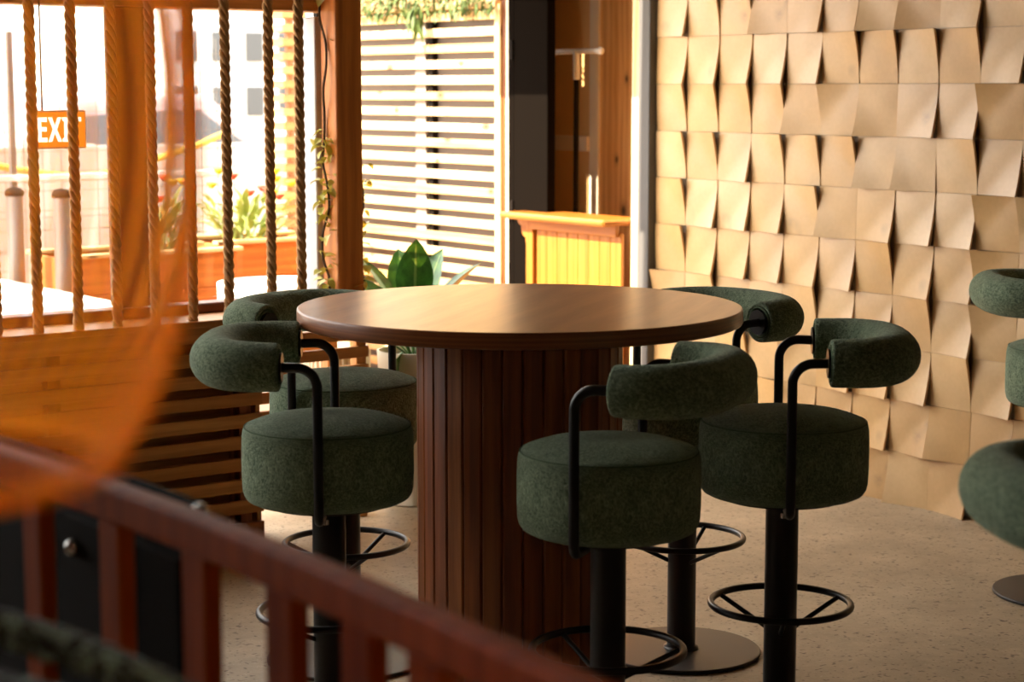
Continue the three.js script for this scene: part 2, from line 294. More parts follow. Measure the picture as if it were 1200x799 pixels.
// wooden post at the end of the sill, with slat ends and a vine behind it
solo('wooden_post', 'square pine post with knots standing between window and doorway', 'post', cbox(0.108, CEIL - 0.82, 0.105, 0.004), M({ map: T.oak, color: 0xffdcae, roughness: 0.6 }), [3.729, 0.82 + (CEIL - 0.82) / 2, -5.995]);
{
  const t = thing('slat_trellis', 'narrow trellis of short slats behind the wooden post', 'trellis', [3.80, 0.82, -6.235]);
  part(t, 'upright', cbox(0.04, 1.5, 0.03, 0.002), mat.blackMetal, [0, 0.75, -0.02]);
  for (let i = 0; i < 18; i++) part(t, 'slat', cbox(0.115, 0.045, 0.018, 0.002), mat.pine[i % 3], [0, 0.05 + i * 0.079, 0.006]);
}
function leafGeo(len, wid, bend, fold = 0.12, n = 6) {       // blade along +x, up +y
  const pos = [], uv = [], idx = [];
  for (let i = 0; i <= n; i++) { const t = i / n, w = wid * Math.pow(Math.sin(Math.PI * Math.pow(t, 0.72)), 0.8) * (t < 1 ? 1 : 0) + 0.0006, x = len * t * (1 - 0.12 * t * Math.abs(bend)), y = -bend * len * 0.45 * t * t;
    for (const s of [-1, 0, 1]) { pos.push(x, y + Math.abs(s) * fold * w, s * w * 0.5); uv.push(t, 0.5 + s * 0.48); } }
  for (let i = 0; i < n; i++) for (let s = 0; s < 2; s++) { const a = i * 3 + s, b = a + 1, c = a + 3, d = a + 4; idx.push(a, b, c, b, d, c); }
  const g = new THREE.BufferGeometry(); g.setAttribute('position', new THREE.Float32BufferAttribute(pos, 3)); g.setAttribute('uv', new THREE.Float32BufferAttribute(uv, 2)); g.setIndex(idx); g.computeVertexNormals(); return g;
}
const placed = (g, e, p, s = 1) => g.clone().applyMatrix4(new THREE.Matrix4().compose(new THREE.Vector3(...p), new THREE.Quaternion().setFromEuler(new THREE.Euler(...e, 'YXZ')), new THREE.Vector3(s, s, s)));
{
  const t = thing('climbing_vine', 'yellow-green climbing vine hanging beside the wooden post', 'vine', [3.672, 0.83, -6.0]);
  const pts = []; for (let i = 0; i <= 14; i++) pts.push([-0.012 + 0.01 * Math.sin(i * 1.9), i * 0.085, 0.015 * Math.cos(i * 1.3)]);
  part(t, 'stem', tube(pts, 0.005, 60, 6), M({ color: col(0.06, 0.04, 0.02), roughness: 0.9 }));
  const yl = P({ color: col(0.62, 0.6, 0.12), roughness: 0.5, transmission: 0.35, thickness: 0, side: THREE.DoubleSide });
  const L = leafGeo(0.05, 0.034, 0.6, 0.2, 4), list = [];
  for (let i = 0; i < 130; i++) { const y = rr(0.0, 0.62) * (rnd() < 0.85 ? 1 : 1.8); list.push(placed(L, [rr(-0.5, 0.5), rr(0, 6.28), rr(-0.9, 0.3)], [i % 3 ? rr(-0.035, 0.006) : rr(0.115, 0.15), i % 3 ? y : Math.min(0.5, y * 0.7 + 0.06), rr(-0.03, 0.04)], rr(0.6, 1.15))); }
  part(t, 'stem', tube(pts.slice(0, 7).map(([x, y, z]) => [x + 0.146, y, z]), 0.004, 30, 6), M({ color: col(0.06, 0.04, 0.02), roughness: 0.9 }));
  const f = part(t, 'foliage', merge(list), yl); f.userData.kind = 'stuff';
}

// ------------------------------------------------------------------ round table
const TX = 3.038, TZ = -4.022;
{
  const t = thing('round_bar_table', 'round high table with a brown wooden top on a slatted barrel base', 'table', [TX, 0, TZ]);
  const R = 0.577, h = 1.04, b = 0.041;
  const topFace = new THREE.CircleGeometry(R - 0.004, 96).rotateX(-Math.PI / 2); { const a = topFace.attributes.uv, p = topFace.attributes.position; for (let i = 0; i < a.count; i++) { const x = p.getX(i), z = p.getZ(i); a.setXY(i, x * 0.8 - z * -0.6 * -1, x * 0.6 + z * 0.8); } }
  const top = part(t, 'tabletop', at(topFace, 0, h, 0), mat.top);
  part(top, 'edge_band', lathe([[0, h - b], [R - 0.006, h - b], [R - 0.002, h - b + 0.002], [R, h - b + 0.006], [R, h - 0.005], [R - 0.0015, h - 0.0015], [R - 0.004, h]], 96, 3.6, 0.7), mat.topEdge, [0, 0, 0], 'darker brown rounded edge');
  part(t, 'core', new THREE.CylinderGeometry(0.245, 0.245, h - b - 0.03, 48).translate(0, (h - b - 0.03) / 2 + 0.01, 0), mat.walnut[1]);
  part(t, 'plinth', lathe([[0, 0.001], [0.255, 0.001], [0.255, 0.05], [0.24, 0.052], [0, 0.052]], 48), mat.blackMetal);
  const n = 32, g = cbox(0.0495, h - b - 0.004, 0.022, 0.0035);
  const gs = [g, cbox(0.0495, h - b - 0.004, 0.022, 0.0035, 0.4, 0.11), cbox(0.0495, h - b - 0.004, 0.022, 0.0035, 0.8, 0.23)];
  for (let i = 0; i < n; i++) { const a = (i + 0.35) / n * Math.PI * 2, m = part(t, 'plank', gs[i % 3], mat.walnut[Math.floor(rnd() * 3)], [Math.sin(a) * 0.257, (h - b) / 2, Math.cos(a) * 0.257]); m.rotation.y = a; }
}

// ------------------------------------------------------------------ bar stools (built facing +x: the back lies at -x)
function makeStool() {
  const g = new THREE.Group(); g.name = 'bar_stool';
  part(g, 'base_plate', lathe([[0, 0.0005], [0.223, 0.0005], [0.226, 0.003], [0.226, 0.009], [0.223, 0.012], [0.06, 0.0135], [0, 0.0135]], 64), mat.plate);
  part(g, 'column', lathe([[0.05, 0.0135], [0.05, 0.018], [0.0405, 0.021], [0.0405, 0.595], [0.05, 0.597], [0.05, 0.603], [0, 0.603]], 40), mat.steel);
  const ring = part(g, 'foot_ring', new THREE.TorusGeometry(0.172, 0.0088, 12, 72).rotateX(Math.PI / 2).translate(0, 0.335, 0), mat.steel);
  for (let k = 0; k < 3; k++) { const a = k * 2.094 + 0.55; part(ring, 'strut', rod([Math.cos(a) * 0.037, 0.268, Math.sin(a) * 0.037], [Math.cos(a) * 0.166, 0.33, Math.sin(a) * 0.166], 0.0062), mat.steel); }
  part(g, 'seat_plate', lathe([[0, 0.603], [0.15, 0.603], [0.152, 0.606], [0.152, 0.612], [0, 0.612]], 40), mat.steel);
  const sp = [[0, 0.6125], [0.16, 0.6125], [0.184, 0.614], [0.196, 0.620], [0.2025, 0.630], [0.206, 0.645], [0.2075, 0.68], [0.2075, 0.74], [0.206, 0.775], [0.2035, 0.788], [0.2005, 0.7935], [0.1985, 0.7945], [0.195, 0.7985], [0.18, 0.8045], [0.155, 0.8125], [0.11, 0.8195], [0.06, 0.8235], [0.02, 0.825], [0, 0.825]];
  part(g, 'seat', lathe(sp, 72, 1.26, 0.65), mat.felt);
  const seam = part(g, 'seat_seam', new THREE.TorusGeometry(0.2005, 0.0016, 6, 96).rotateX(Math.PI / 2).translate(0, 0.7945, 0), mat.welt);
  // backrest roll
  const A = 0.162, B = 0.211, N = 2.5, X0 = -0.098, Y = 0.965, c = [];
  const NS = 44; for (let i = 0; i <= NS; i++) { const f = -Math.PI / 2 + Math.PI * i / NS, cs = Math.cos(f), sn = Math.sin(f); c.push(new THREE.Vector3(X0 - A * Math.pow(Math.max(cs, 0), 2 / N), Y, B * Math.sign(sn) * Math.pow(Math.abs(sn), 2 / N))); }
  const crv = new THREE.CatmullRomCurve3(c), rings = [], Q = 56;
  for (let i = 0; i <= Q; i++) { const u = i / Q, p = crv.getPointAt(u), tt = crv.getTangentAt(u); tt.y = 0; tt.normalize(); rings.push({ p, t: tt, r: 0.0565 + 0.0055 * Math.sin(Math.PI * u) }); }
  const e0 = rings[0], e1 = rings[Q], R0 = 0.0565;
  const mk = (e, d, r) => ({ p: e.p.clone().addScaledVector(e.t, d), t: e.t, r });
  const prof = [[0.004, R0 - 0.0004], [0.0075, R0 - 0.0022], [0.0095, R0 - 0.006], [0.0085, R0 - 0.0105], [0.004, R0 - 0.013], [0.0035, 0.0001]];
  const all = [...prof.slice().reverse().map(([d, r]) => mk(e0, -d, r)), ...rings, ...prof.map(([d, r]) => mk(e1, d, r))];
  const back = part(g, 'backrest', sweep(all, 28), mat.felt);
  for (const e of [[e0, -1], [e1, 1]]) {
    const cap = new THREE.CylinderGeometry(0.033, 0.034, 0.014, 32).rotateZ(Math.PI / 2); part(back, 'end_cap', cap, mat.steel, [e[0].p.x + 0.0085, Y, e[0].p.z], 'black round end cap');
    part(back, 'welt', new THREE.TorusGeometry(0.0405, 0.0034, 8, 40).rotateY(Math.PI / 2), mat.welt, [e[0].p.x + 0.0075, Y, e[0].p.z]);
    const z = e[0].p.z, s = Math.sign(z), za = s * 0.2205, xa = -0.002, rb = 0.048, pts = [];
    pts.push([X0, Y, z], [X0 + 0.022, Y, z * 0.5 + za * 0.5]);
    for (let k = 0; k <= 6; k++) { const a = k / 6 * Math.PI / 2; pts.push([xa - rb + rb * Math.sin(a), Y - rb + rb * Math.cos(a), za]); }
    for (let k = 1; k <= 4; k++) pts.push([xa, Y - rb - k * 0.062, za]);
    for (let k = 0; k <= 5; k++) { const a = k / 5 * Math.PI / 2; pts.push([xa, 0.622 - 0.02 * Math.sin(a), za - s * 0.02 * (1 - Math.cos(a))]); }
    pts.push([xa, 0.602, s * 0.148]);
    const arm = part(g, 'arm', tube(pts, 0.0116, 90, 12), mat.steel);
    part(arm, 'bolt', new THREE.CylinderGeometry(0.007, 0.007, 0.012, 12), mat.chrome, [xa + 0.012, 0.596, s * 0.18], 'small chrome bolt');
  }
  return g;
}
const stool0 = makeStool();
const stools = [   // x, z, direction faced (degrees from +x towards -z), label
  [2.426, -3.98, -36.8, 'green felt bar stool at the round table, its back towards the slatted half wall'],
  [2.838, -4.565, -71, 'green felt bar stool at the round table, between the hanging ropes and the potted plant'],
  [2.758, -3.319, 120, 'green felt bar stool at the round table on the side away from the plants'],
  [3.356, -3.371, 139.5, 'green felt bar stool at the round table, its back towards the tiled wall'],
  [3.64, -4.053, 177, 'green felt bar stool at the round table nearest the doorway'],
  [5.05, -3.80, -36.8, 'green felt bar stool standing apart close in front of the tan tiled wall'],
  [2.63, -1.78, -30, 'green felt bar stool standing apart out on the open floor, far from the tiled wall'],
];
stools.forEach(([x, z, a, l], i) => { const o = i ? stool0.clone() : stool0; o.name = numbered('bar_stool'); o.position.set(x, 0, z); o.rotation.y = a * D2R; o.userData = { label: l, category: 'bar stool', group: 'green bar stools' }; scene.add(o); });

// ------------------------------------------------------------------ potted plants by the doorway
{
  const t = thing('fluted_planter', 'cream fluted planter beside the slatted planter box', 'planter', [3.99, 0, -6.47]);
  part(t, 'pot', lathe([[0, 0.001], [0.1, 0.001], [0.115, 0.02], [0.125, 0.55], [0.125, 0.6], [0.112, 0.6], [0.11, 0.56], [0, 0.55]], 48), mat.cream);
  for (let i = 0; i < 36; i++) { const a = i / 36 * Math.PI * 2; const m = part(t, 'rib', new THREE.CylinderGeometry(0.009, 0.008, 0.57, 6), mat.cream, [Math.cos(a) * 0.123, 0.3, Math.sin(a) * 0.123]); }
  const p = thing('potted_plant', 'broad-leaved green plant in a smooth cream pot behind the round table', 'plant', [4.17, 0, -6.2]);
  part(p, 'pot', lathe([[0, 0.001], [0.1, 0.001], [0.105, 0.01], [0.14, 0.56], [0.142, 0.6], [0.13, 0.6], [0.126, 0.57], [0, 0.56]], 48), mat.cream);
  part(p, 'soil', lathe([[0, 0.575], [0.125, 0.572]], 24), M({ color: col(0.03, 0.02, 0.014), roughness: 1 }));
  const Ls = [leafGeo(0.27, 0.135, 0.35, 0.22, 8), leafGeo(0.23, 0.12, 0.6, 0.25, 8), leafGeo(0.3, 0.145, 0.2, 0.2, 8)];
  const spec = [[0.3, 1.25, 0], [1.2, 1.0, 2], [2.4, 1.15, 0], [3.3, 0.85, 2], [4.2, 1.3, 2], [5.1, 0.8, 1], [5.8, 1.0, 0], [0.9, 0.55, 1], [2.0, 0.5, 0], [2.9, 0.35, 1], [3.8, 0.45, 0], [4.7, 0.5, 1], [5.5, 0.4, 0], [0.2, 0.7, 1]];
  for (const [a, e, k] of spec) {
    const y0 = 0.57, rad = 0.03, hgt = 0.06 + 0.12 * Math.sin(e) + rr(-0.02, 0.03), out = 0.11 * Math.cos(e) + rad;
    const bx = Math.cos(a) * out, bz = -Math.sin(a) * out;
    const lf = part(p, 'leaf', placed(Ls[k], [0, a, e], [bx, y0 + hgt, bz]), mat.leaf);
    part(lf, 'stalk', tube([[Math.cos(a) * 0.01, y0, -Math.sin(a) * 0.01], [bx * 0.6, y0 + hgt * 0.6, bz * 0.6], [bx, y0 + hgt, bz]], 0.004, 8, 6), mat.leaf);
  }
  const dr = part(p, 'leaf', placed(Ls[1], [0, 2.6, -1.25], [-0.10, 0.61, 0.08]), mat.leaf);
}

// ------------------------------------------------------------------ outdoors: ground, wall with slatted screen, doorway, counter
struct('ground', 'pale paved terrace and street outside', 'ground', cbox(90, 0.2, 60, 0), mat.ground, [8, -0.12, -6.5 - 30]);
{
  const t = thing('slatted_screen', 'tall screen of sunlit pale pine slats on the terrace', 'screen', [WX, 0, -8.4]);
  const L = 1.46, zc = 0;   // from z = -9.1 to -7.67
  for (let i = 0; i < 25; i++) part(t, 'slat', cbox(0.02, 0.043, L, 0.002, i * 0.37, i * 0.19), mat.pine[i % 3], [-0.01, 1.953 - i * 0.0785, zc]);
  part(t, 'stile', cbox(0.03, 2.0, 0.045, 0.003), mat.pine[0], [-0.018, 1.0, L / 2 + 0.022]);
  const grey = M({ color: col(0.2, 0.17, 0.15), roughness: 0.8 });
  part(t, 'back_panel', cbox(0.012, 1.98, 0.66, 0.001), grey, [0.05, 0.99, L / 2 - 0.43 + 0.1]);
  part(t, 'back_panel', cbox(0.012, 1.98, 0.82, 0.001), grey, [0.05, 0.99, -L / 2 + 0.41]);
  part(t, 'back_post', cbox(0.04, 1.98, 0.04, 0.001), mat.blackMetal, [0.03, 0.99, 0.12]);
  part(t, 'back_post', cbox(0.03, 1.98, 0.09, 0.001), M({ color: col(0.34, 0.3, 0.27), roughness: 0.8 }), [0.025, 0.99, 0.03]);
  const p = thing('trailing_plant', 'strip of trailing green foliage along the top of the pine screen', 'plant', [WX - 0.03, 1.98, -8.4]);
  const box = part(p, 'trough', cbox(0.14, 0.1, 1.5, 0.004), mat.pine[1], [0.06, 0.055, 0]);
  const L2 = leafGeo(0.075, 0.016, 0.7, 0.2, 4), list = [];
  for (let i = 0; i < 900; i++) { const z = rr(-0.75, 0.76); list.push(placed(L2, [rr(-0.4, 0.4), Math.PI + rr(-1.3, 1.3), rr(-1.3, 0.6)], [rr(-0.06, 0.05), rr(-0.005, 0.16), z], rr(0.6, 1.2))); }
  for (let i = 0; i < 26; i++) list.push(placed(L2, [rr(-0.4, 0.4), Math.PI + rr(-1.2, 1.2), rr(-1.5, -0.9)], [rr(-0.08, -0.05), rr(-0.05, 0.03), 0.14 + rr(-0.05, 0.05)], rr(1, 1.7)));
  const f = part(p, 'foliage', merge(list), M({ color: col(0.07, 0.11, 0.018), roughness: 0.6, side: THREE.DoubleSide })); f.userData.kind = 'stuff';
  // narrow screen beside the jamb
  const s = thing('slatted_end_panel', 'narrow pine slat panel beside the grey jamb', 'screen', [WX, 0, -6.62]);
  part(s, 'stile', cbox(0.03, 2.4, 0.05, 0.003), mat.pine[1], [-0.012, 1.2, -0.008]);
  for (let i = 0; i < 30; i++) part(s, 'slat', cbox(0.02, 0.046, 0.05, 0.002), mat.pine[i % 3], [0.0, 2.35 - i * 0.0785, 0.04]);
  part(s, 'back_panel', cbox(0.012, 2.38, 0.1, 0.001), mat.oak[1], [0.03, 1.2, 0.02]);
}
{
  // doorway in the terrace wall
  const w = struct('wall_terrace', 'terrace wall with a recessed doorway', 'wall');
  const brown = M({ color: col(0.78, 0.46, 0.17), roughness: 0.7 }), tan = M({ map: T.pine, color: 0xfff0d8, roughness: 0.75 }), stile = M({ color: col(0.8, 0.68, 0.5), roughness: 0.7 });
  part(w, 'recess_panel', cbox(0.05, 2.6, 0.9, 0), brown, [WX + 0.523, 1.3, -8.03]);
  part(w, 'recess_stile', cbox(0.06, 2.6, 0.07, 0.002), stile, [WX + 0.515, 1.3, -7.545]);
  part(w, 'recess_rail', cbox(0.03, 0.075, 0.9, 0.002), stile, [WX + 0.485, 1.325, -8.03]);
  part(w, 'recess_panel', cbox(0.05, 2.6, 0.86, 0), tan, [WX + 0.523, 1.3, -7.08]);
  part(w, 'recess_side', cbox(0.5, 2.6, 0.04, 0), tan, [WX + 0.28, 1.3, -6.68]);
  part(w, 'recess_side', cbox(0.5, 2.6, 0.04, 0), brown, [WX + 0.3, 1.3, -8.5]);
  part(w, 'recess_floor', cbox(0.55, 0.02, 1.85, 0), mat.ground, [WX + 0.275, -0.009, -7.56]);
  part(w, 'recess_ceiling', cbox(0.6, 0.05, 1.9, 0), mat.cream, [WX + 0.3, 2.62, -7.58]);
  part(w, 'added_sun_block_wall', cbox(0.05, 2.65, 0.86, 0), mat.darkWall, [WX + 0.1, 1.326, -8.08]);  // added behind the screen to block sun coming over it into the recess
  part(w, 'lintel', cbox(0.06, 0.45, 1.05, 0.002), mat.darkWall, [WX + 0.03, 2.4, -7.15]);
  part(w, 'added_shade_canopy', cbox(1.0, 0.06, 1.05, 0.004), mat.cream, [WX - 0.5, 2.34, -7.1]);  // unseen canopy, added to keep direct sun off the recess
  const doorBlack = P({ color: col(0.006, 0.0045, 0.0035), roughness: 1, specularIntensity: 0 });
  const d = struct('door_1', 'black metal door folded open beside the pine screen', 'door');
  part(d, 'leaf', cbox(0.05, 2.3, 0.26, 0.003), doorBlack, [WX - 0.015, 1.15, -7.375]);
  part(d, 'frame_post', cbox(0.07, 2.4, 0.045, 0.003), doorBlack, [WX - 0.0, 1.2, -7.535]);
  part(d, 'frame_strip', cbox(0.03, 2.4, 0.025, 0.002), stile, [WX - 0.005, 1.2, -7.585]);
  part(d, 'frame_strip', cbox(0.03, 2.4, 0.03, 0.002), mat.walnut[1], [WX - 0.005, 1.2, -7.618]);
  for (const y of [0.35, 1.02, 1.78]) part(d, 'hinge', new THREE.CylinderGeometry(0.01, 0.01, 0.09, 12), mat.blackMetal, [WX - 0.045, y, -7.512]);
  const st = thing('coat_stand', 'thin black pole with a pale T-shaped top inside the doorway', 'stand', [5.93, 0, -7.4]);
  part(st, 'base', lathe([[0, 0.001], [0.1, 0.001], [0.1, 0.012], [0.02, 0.016], [0, 0.016]], 32), mat.blackMetal);
  part(st, 'pole', rod([0, 0.01, 0], [0, 1.64, 0], 0.013, 16), mat.blackMetal);
  part(st, 'upper_pole', rod([0, 1.64, 0], [0, 1.78, 0], 0.017, 16), mat.white);
  part(st, 'cross_bar', rod([0, 1.775, -0.18], [0, 1.775, 0.18], 0.013, 14), mat.white);
  const cap = part(st, 'end_knob', new THREE.SphereGeometry(0.019, 14, 10), mat.white, [0, 1.775, 0.18]);
  const c = thing('wooden_counter', 'varnished pine counter with a bracketed top standing at the doorway', 'counter', [WX - 0.06, 0, -7.05]);
  const gold = [M({ map: T.pine, color: 0xc8944e, roughness: 0.4 }), M({ map: T.pineB, color: 0xc08c48, roughness: 0.4 })];
  part(c, 'counter_top', cbox(0.26, 0.03, 0.78, 0.01), gold[0], [0.01, 1.005, 0]);
  part(c, 'apron', cbox(0.02, 0.05, 0.62, 0.003), gold[1], [-0.02, 0.965, 0.06]);
  for (let i = 0; i < 8; i++) part(c, 'plank', cbox(0.018, 0.955, 0.076, 0.003, i * 0.3, i * 0.11), gold[i % 2], [0.0, 0.478, 0.345 - i * 0.0775]);
  const cs = new THREE.Shape(); cs.moveTo(0, 0); cs.lineTo(0.1, 0); cs.quadraticCurveTo(0.1, -0.03, 0.07, -0.035); cs.quadraticCurveTo(0.07, -0.085, 0.035, -0.09); cs.quadraticCurveTo(0.035, -0.14, 0, -0.15); cs.closePath();
  part(c, 'corbel', new THREE.ExtrudeGeometry(cs, { depth: 0.035, bevelSize: 0.002, bevelThickness: 0.002, bevelSegments: 1 }).rotateY(Math.PI / 2), gold[1], [-0.02, 0.99, -0.27]);
  part(c, 'corner_post', cbox(0.05, 0.985, 0.05, 0.004), gold[1], [0.0, 0.493, -0.275]);
  part(c, 'side_panel', cbox(0.14, 0.955, 0.018, 0.003), gold[0], [0.065, 0.478, -0.29]);
}
// things on the terrace seen through the window
{
  const w = solo('white_table', 'white slab table outside the window', 'table', merge([at(cbox(1.5, 0.04, 1.5, 0.004), 2.65, 0.73, -7.7), at(cbox(0.08, 0.709, 0.08, 0.003), 2.1, 0.3555, -7.1), at(cbox(0.08, 0.709, 0.08, 0.003), 3.3, 0.3555, -7.1), at(cbox(0.08, 0.709, 0.08, 0.003), 2.1, 0.3555, -8.3), at(cbox(0.08, 0.709, 0.08, 0.003), 3.3, 0.3555, -8.3)]), mat.white);
  const pot = thing('white_pot', 'big round white pot on the terrace behind the ropes', 'pot', [4.13, -0.02, -7.15]);
  part(pot, 'bowl', lathe([[0, 0.001], [0.16, 0.001], [0.22, 0.2], [0.255, 0.5], [0.262, 0.81], [0.238, 0.812], [0.23, 0.74], [0, 0.73]], 56), mat.white);
  const rust = [M({ map: T.oak, color: 0xffc890, roughness: 0.7 }), M({ map: T.oakB, color: 0xffc080, roughness: 0.7 })];
  for (const [x, z, L, l] of [[4.15, -8.55, 0.86, 'long orange-brown planter trough behind the white slab table'], [5.0, -8.9, 0.62, 'short orange-brown planter trough beside the slatted column']]) {
    const p = thing('wooden_trough', l, 'planter', [x, -0.02, z], 0, 'troughs on the terrace');
    for (let i = 0; i < 5; i++) part(p, 'board', cbox(L, 0.165, 0.025, 0.003, i * 0.4), rust[i % 2], [0, 0.084 + i * 0.168, 0.2]);
    for (const s of [-1, 1]) part(p, 'end_board', cbox(0.025, 0.84, 0.4, 0.003), rust[0], [s * L / 2, 0.42, 0]);
    part(p, 'board', cbox(L, 0.84, 0.025, 0.003), rust[1], [0, 0.42, -0.2]);
    part(p, 'rim', merge([at(cbox(L + 0.06, 0.02, 0.06, 0.003), 0, 0.85, 0.2), at(cbox(L + 0.06, 0.02, 0.06, 0.003), 0, 0.85, -0.2)]), mat.pine[0]);
    part(p, 'soil', cbox(L - 0.03, 0.05, 0.37, 0.003), M({ color: col(0.05, 0.035, 0.022), roughness: 1 }), [0, 0.76, 0]);
  }
  const petal = [M({ color: col(0.75, 0.06, 0.03), roughness: 0.6 }), M({ color: col(0.85, 0.55, 0.03), roughness: 0.6 })];
  const lg = P({ color: col(0.3, 0.36, 0.07), roughness: 0.5, transmission: 0.3, thickness: 0, side: THREE.DoubleSide });
  const Lf = leafGeo(0.14, 0.035, 0.5, 0.2, 4);
  for (const [x, z, r, l] of [[4.25, -8.55, 0.16, 'leafy plant with red and yellow flowers in the long trough'], [4.95, -8.9, 0.26, 'bushy yellow-green plant with red flowers in the short trough']]) {
    const p = thing('flowering_plant', l, 'plant', [x, 0.765, z]); const list = [];
    for (let i = 0; i < 160; i++) { const a = rr(0, 6.28), q = r * Math.sqrt(rnd()) * 0.9; list.push(placed(Lf, [0, a, rr(0.2, 1.4)], [Math.cos(a) * q, rr(0, 0.26), -Math.sin(a) * q * 0.6], rr(0.6, 1.1))); }
    const f = part(p, 'foliage', merge(list), lg); f.userData.kind = 'stuff';
    for (let i = 0; i < 12; i++) part(p, 'flower', lathe([[0, 0], [0.012, 0.004], [0.026, 0.02], [0.03, 0.032], [0.012, 0.02], [0, 0.018]], 9), petal[i % 2], [rr(-r, r), rr(0.26, 0.44), rr(-0.12, 0.12)]);
  }
  const greyM = M({ color: col(0.2, 0.18, 0.17), roughness: 0.45, metalness: 0.6 });
  for (const [x, z, l] of [[3.55, -8.55, 'grey round bollard with domed cap, nearer to the fence'], [3.66, -8.28, 'grey round bollard with domed cap, beside the white slab table']]) {
    const p = thing('bollard', l, 'bollard', [x, -0.02, z], 0, 'bollards on the terrace'); part(p, 'shaft', lathe([[0, 0.001], [0.038, 0.001], [0.038, 1.13], [0, 1.13]], 28), greyM); part(p, 'cap', lathe([[0, 1.13], [0.043, 1.13], [0.043, 1.15], [0.03, 1.165], [0, 1.172]], 28), mat.blackMetal);
  }
  // slatted column
  const sc = thing('slatted_column', 'tall column of spaced horizontal wooden slats beyond the window', 'column', [WX, -0.02, -9.8]);
  part(sc, 'core', cbox(0.04, 2.7, 0.04, 0.002), mat.oak[1], [0.1, 1.351, -0.04]);
  for (let i = 0; i < 34; i++) part(sc, 'slat', cbox(0.155, 0.043, 0.18, 0.002), mat.oak[i % 3], [0.06, 0.06 + i * 0.079, 0]);
  // wire fence with a pale rail
  const fe = thing('wire_fence', 'thin wire mesh fence with a pale top rail', 'fence', [0, -0.02, -9.4]);
  for (const x of [2.9, 3.9, 4.9]) part(fe, 'post', cbox(0.03, 1.9, 0.03, 0.002), greyM, [x, 0.951, 0]);
  part(fe, 'rail', cbox(2.6, 0.03, 0.03, 0.003), mat.white, [3.9, 1.17, 0.02]);
  const wires = []; for (let i = 0; i < 26; i++) wires.push(at(cbox(0.003, 1.86, 0.003, 0), 2.66 + i * 0.1, 0.95, 0)); for (let i = 0; i < 18; i++) wires.push(at(cbox(2.6, 0.003, 0.003, 0), 3.9, 0.1 + i * 0.1, 0));
  const wm = part(fe, 'wire_mesh', merge(wires), greyM); wm.userData.kind = 'stuff';
  const ch = solo('barrier_rope', 'yellow barrier rope sagging in front of the low tan wall', 'rope', tube([[3.6, 1.28, -9.7], [4.1, 1.17, -9.7], [4.5, 1.14, -9.7], [5.0, 1.26, -9.7], [5.3, 1.36, -9.7]], 0.018, 40, 8), M({ color: col(0.75, 0.5, 0.08), roughness: 0.8 }));
  const lw = thing('boundary_wall', 'low tan wall of wide boards beyond the fence', 'wall', [5.1, -0.02, -11.1]);
  const tanB = [M({ color: col(0.5, 0.45, 0.4), roughness: 0.8 }), M({ color: col(0.46, 0.41, 0.36), roughness: 0.8 })];
  for (let i = 0; i < 6; i++) part(lw, 'board', cbox(3.4, 0.21, 0.05, 0.003, i * 0.5), tanB[i % 2], [0, 0.107 + i * 0.212, 0]);
  for (const x of [-1.6, 0, 1.6]) part(lw, 'post', cbox(0.1, 1.28, 0.06, 0.003), tanB[0], [x, 0.64, -0.056]);
  solo('orange_notice', 'small plain orange board on the fence', 'sign', cbox(0.16, 0.1, 0.01, 0.001), M({ color: col(0.7, 0.28, 0.05), roughness: 0.6 }), [3.42, 1.1, -8.98]);
  // parked cars
  function car(x, z, turn, c, label) {
    const t = thing('parked_car', label, 'car', [x, -0.02, z], turn, 'parked cars'); const body = M({ color: c, roughness: 0.35, metalness: 0.3 });
    const s = new THREE.Shape(); [[-2.15, 0.3], [-2.2, 0.65], [-2.05, 0.9], [-1.2, 0.98], [-0.55, 1.45], [0.9, 1.5], [1.75, 1.02], [2.15, 0.92], [2.2, 0.4], [2.1, 0.3]].forEach(([a, b], i) => i ? s.lineTo(a, b) : s.moveTo(a, b)); s.closePath();
    part(t, 'body', new THREE.ExtrudeGeometry(s, { depth: 1.6, bevelSize: 0.06, bevelThickness: 0.06, bevelSegments: 2 }).translate(0, 0, -0.8), body);
    const ws = new THREE.Shape(); [[-1.0, 1.0], [-0.5, 1.37], [0.82, 1.42], [1.45, 1.04]].forEach(([a, b], i) => i ? ws.lineTo(a, b) : ws.moveTo(a, b)); ws.closePath();
    for (const k of [-0.866, 0.856]) part(t, 'side_window', new THREE.ExtrudeGeometry(ws, { depth: 0.01, bevelEnabled: false }), M({ color: col(0.05, 0.06, 0.07), roughness: 0.15 }), [0, 0, k]);
    for (const wx of [-1.35, 1.35]) for (const wz of [-0.78, 0.78]) part(t, 'wheel', new THREE.CylinderGeometry(0.32, 0.32, 0.2, 24).rotateX(Math.PI / 2), mat.blackMetal, [wx, 0.321, wz]);
  }
  car(7.9, -17.5, 0.1, col(0.42, 0.3, 0.3), 'mauve parked car beyond the low tan wall');
  car(12.6, -18.5, 0.05, col(0.5, 0.46, 0.44), 'silver parked car beyond the low tan wall');
  // far buildings
  function building(x, z, w, h, d, c, label, cols, rows, wm) {
    const t = thing('far_building', label, 'building', [x, -0.02, z], 0, 'buildings across the street');
    part(t, 'wall', at(cbox(w, h, d, 0), 0, h / 2 + 0.001, 0), M({ color: c, roughness: 0.9 })); part(t, 'roof', at(cbox(w + 0.4, 0.25, d + 0.4, 0.02), 0, h + 0.126, 0), M({ color: c, roughness: 0.9 }));
    const dx = w / cols, dy = h / rows;
    for (let i = 0; i < cols; i++) for (let j = 0; j < rows; j++) part(t, 'window', cbox(dx * 0.5, dy * 0.55, 0.1, 0.01), wm, [-w / 2 + dx * (i + 0.5), dy * (j + 0.5), d / 2 + 0.02]);
  }
  const wg = M({ color: col(0.06, 0.065, 0.07), roughness: 0.5 });
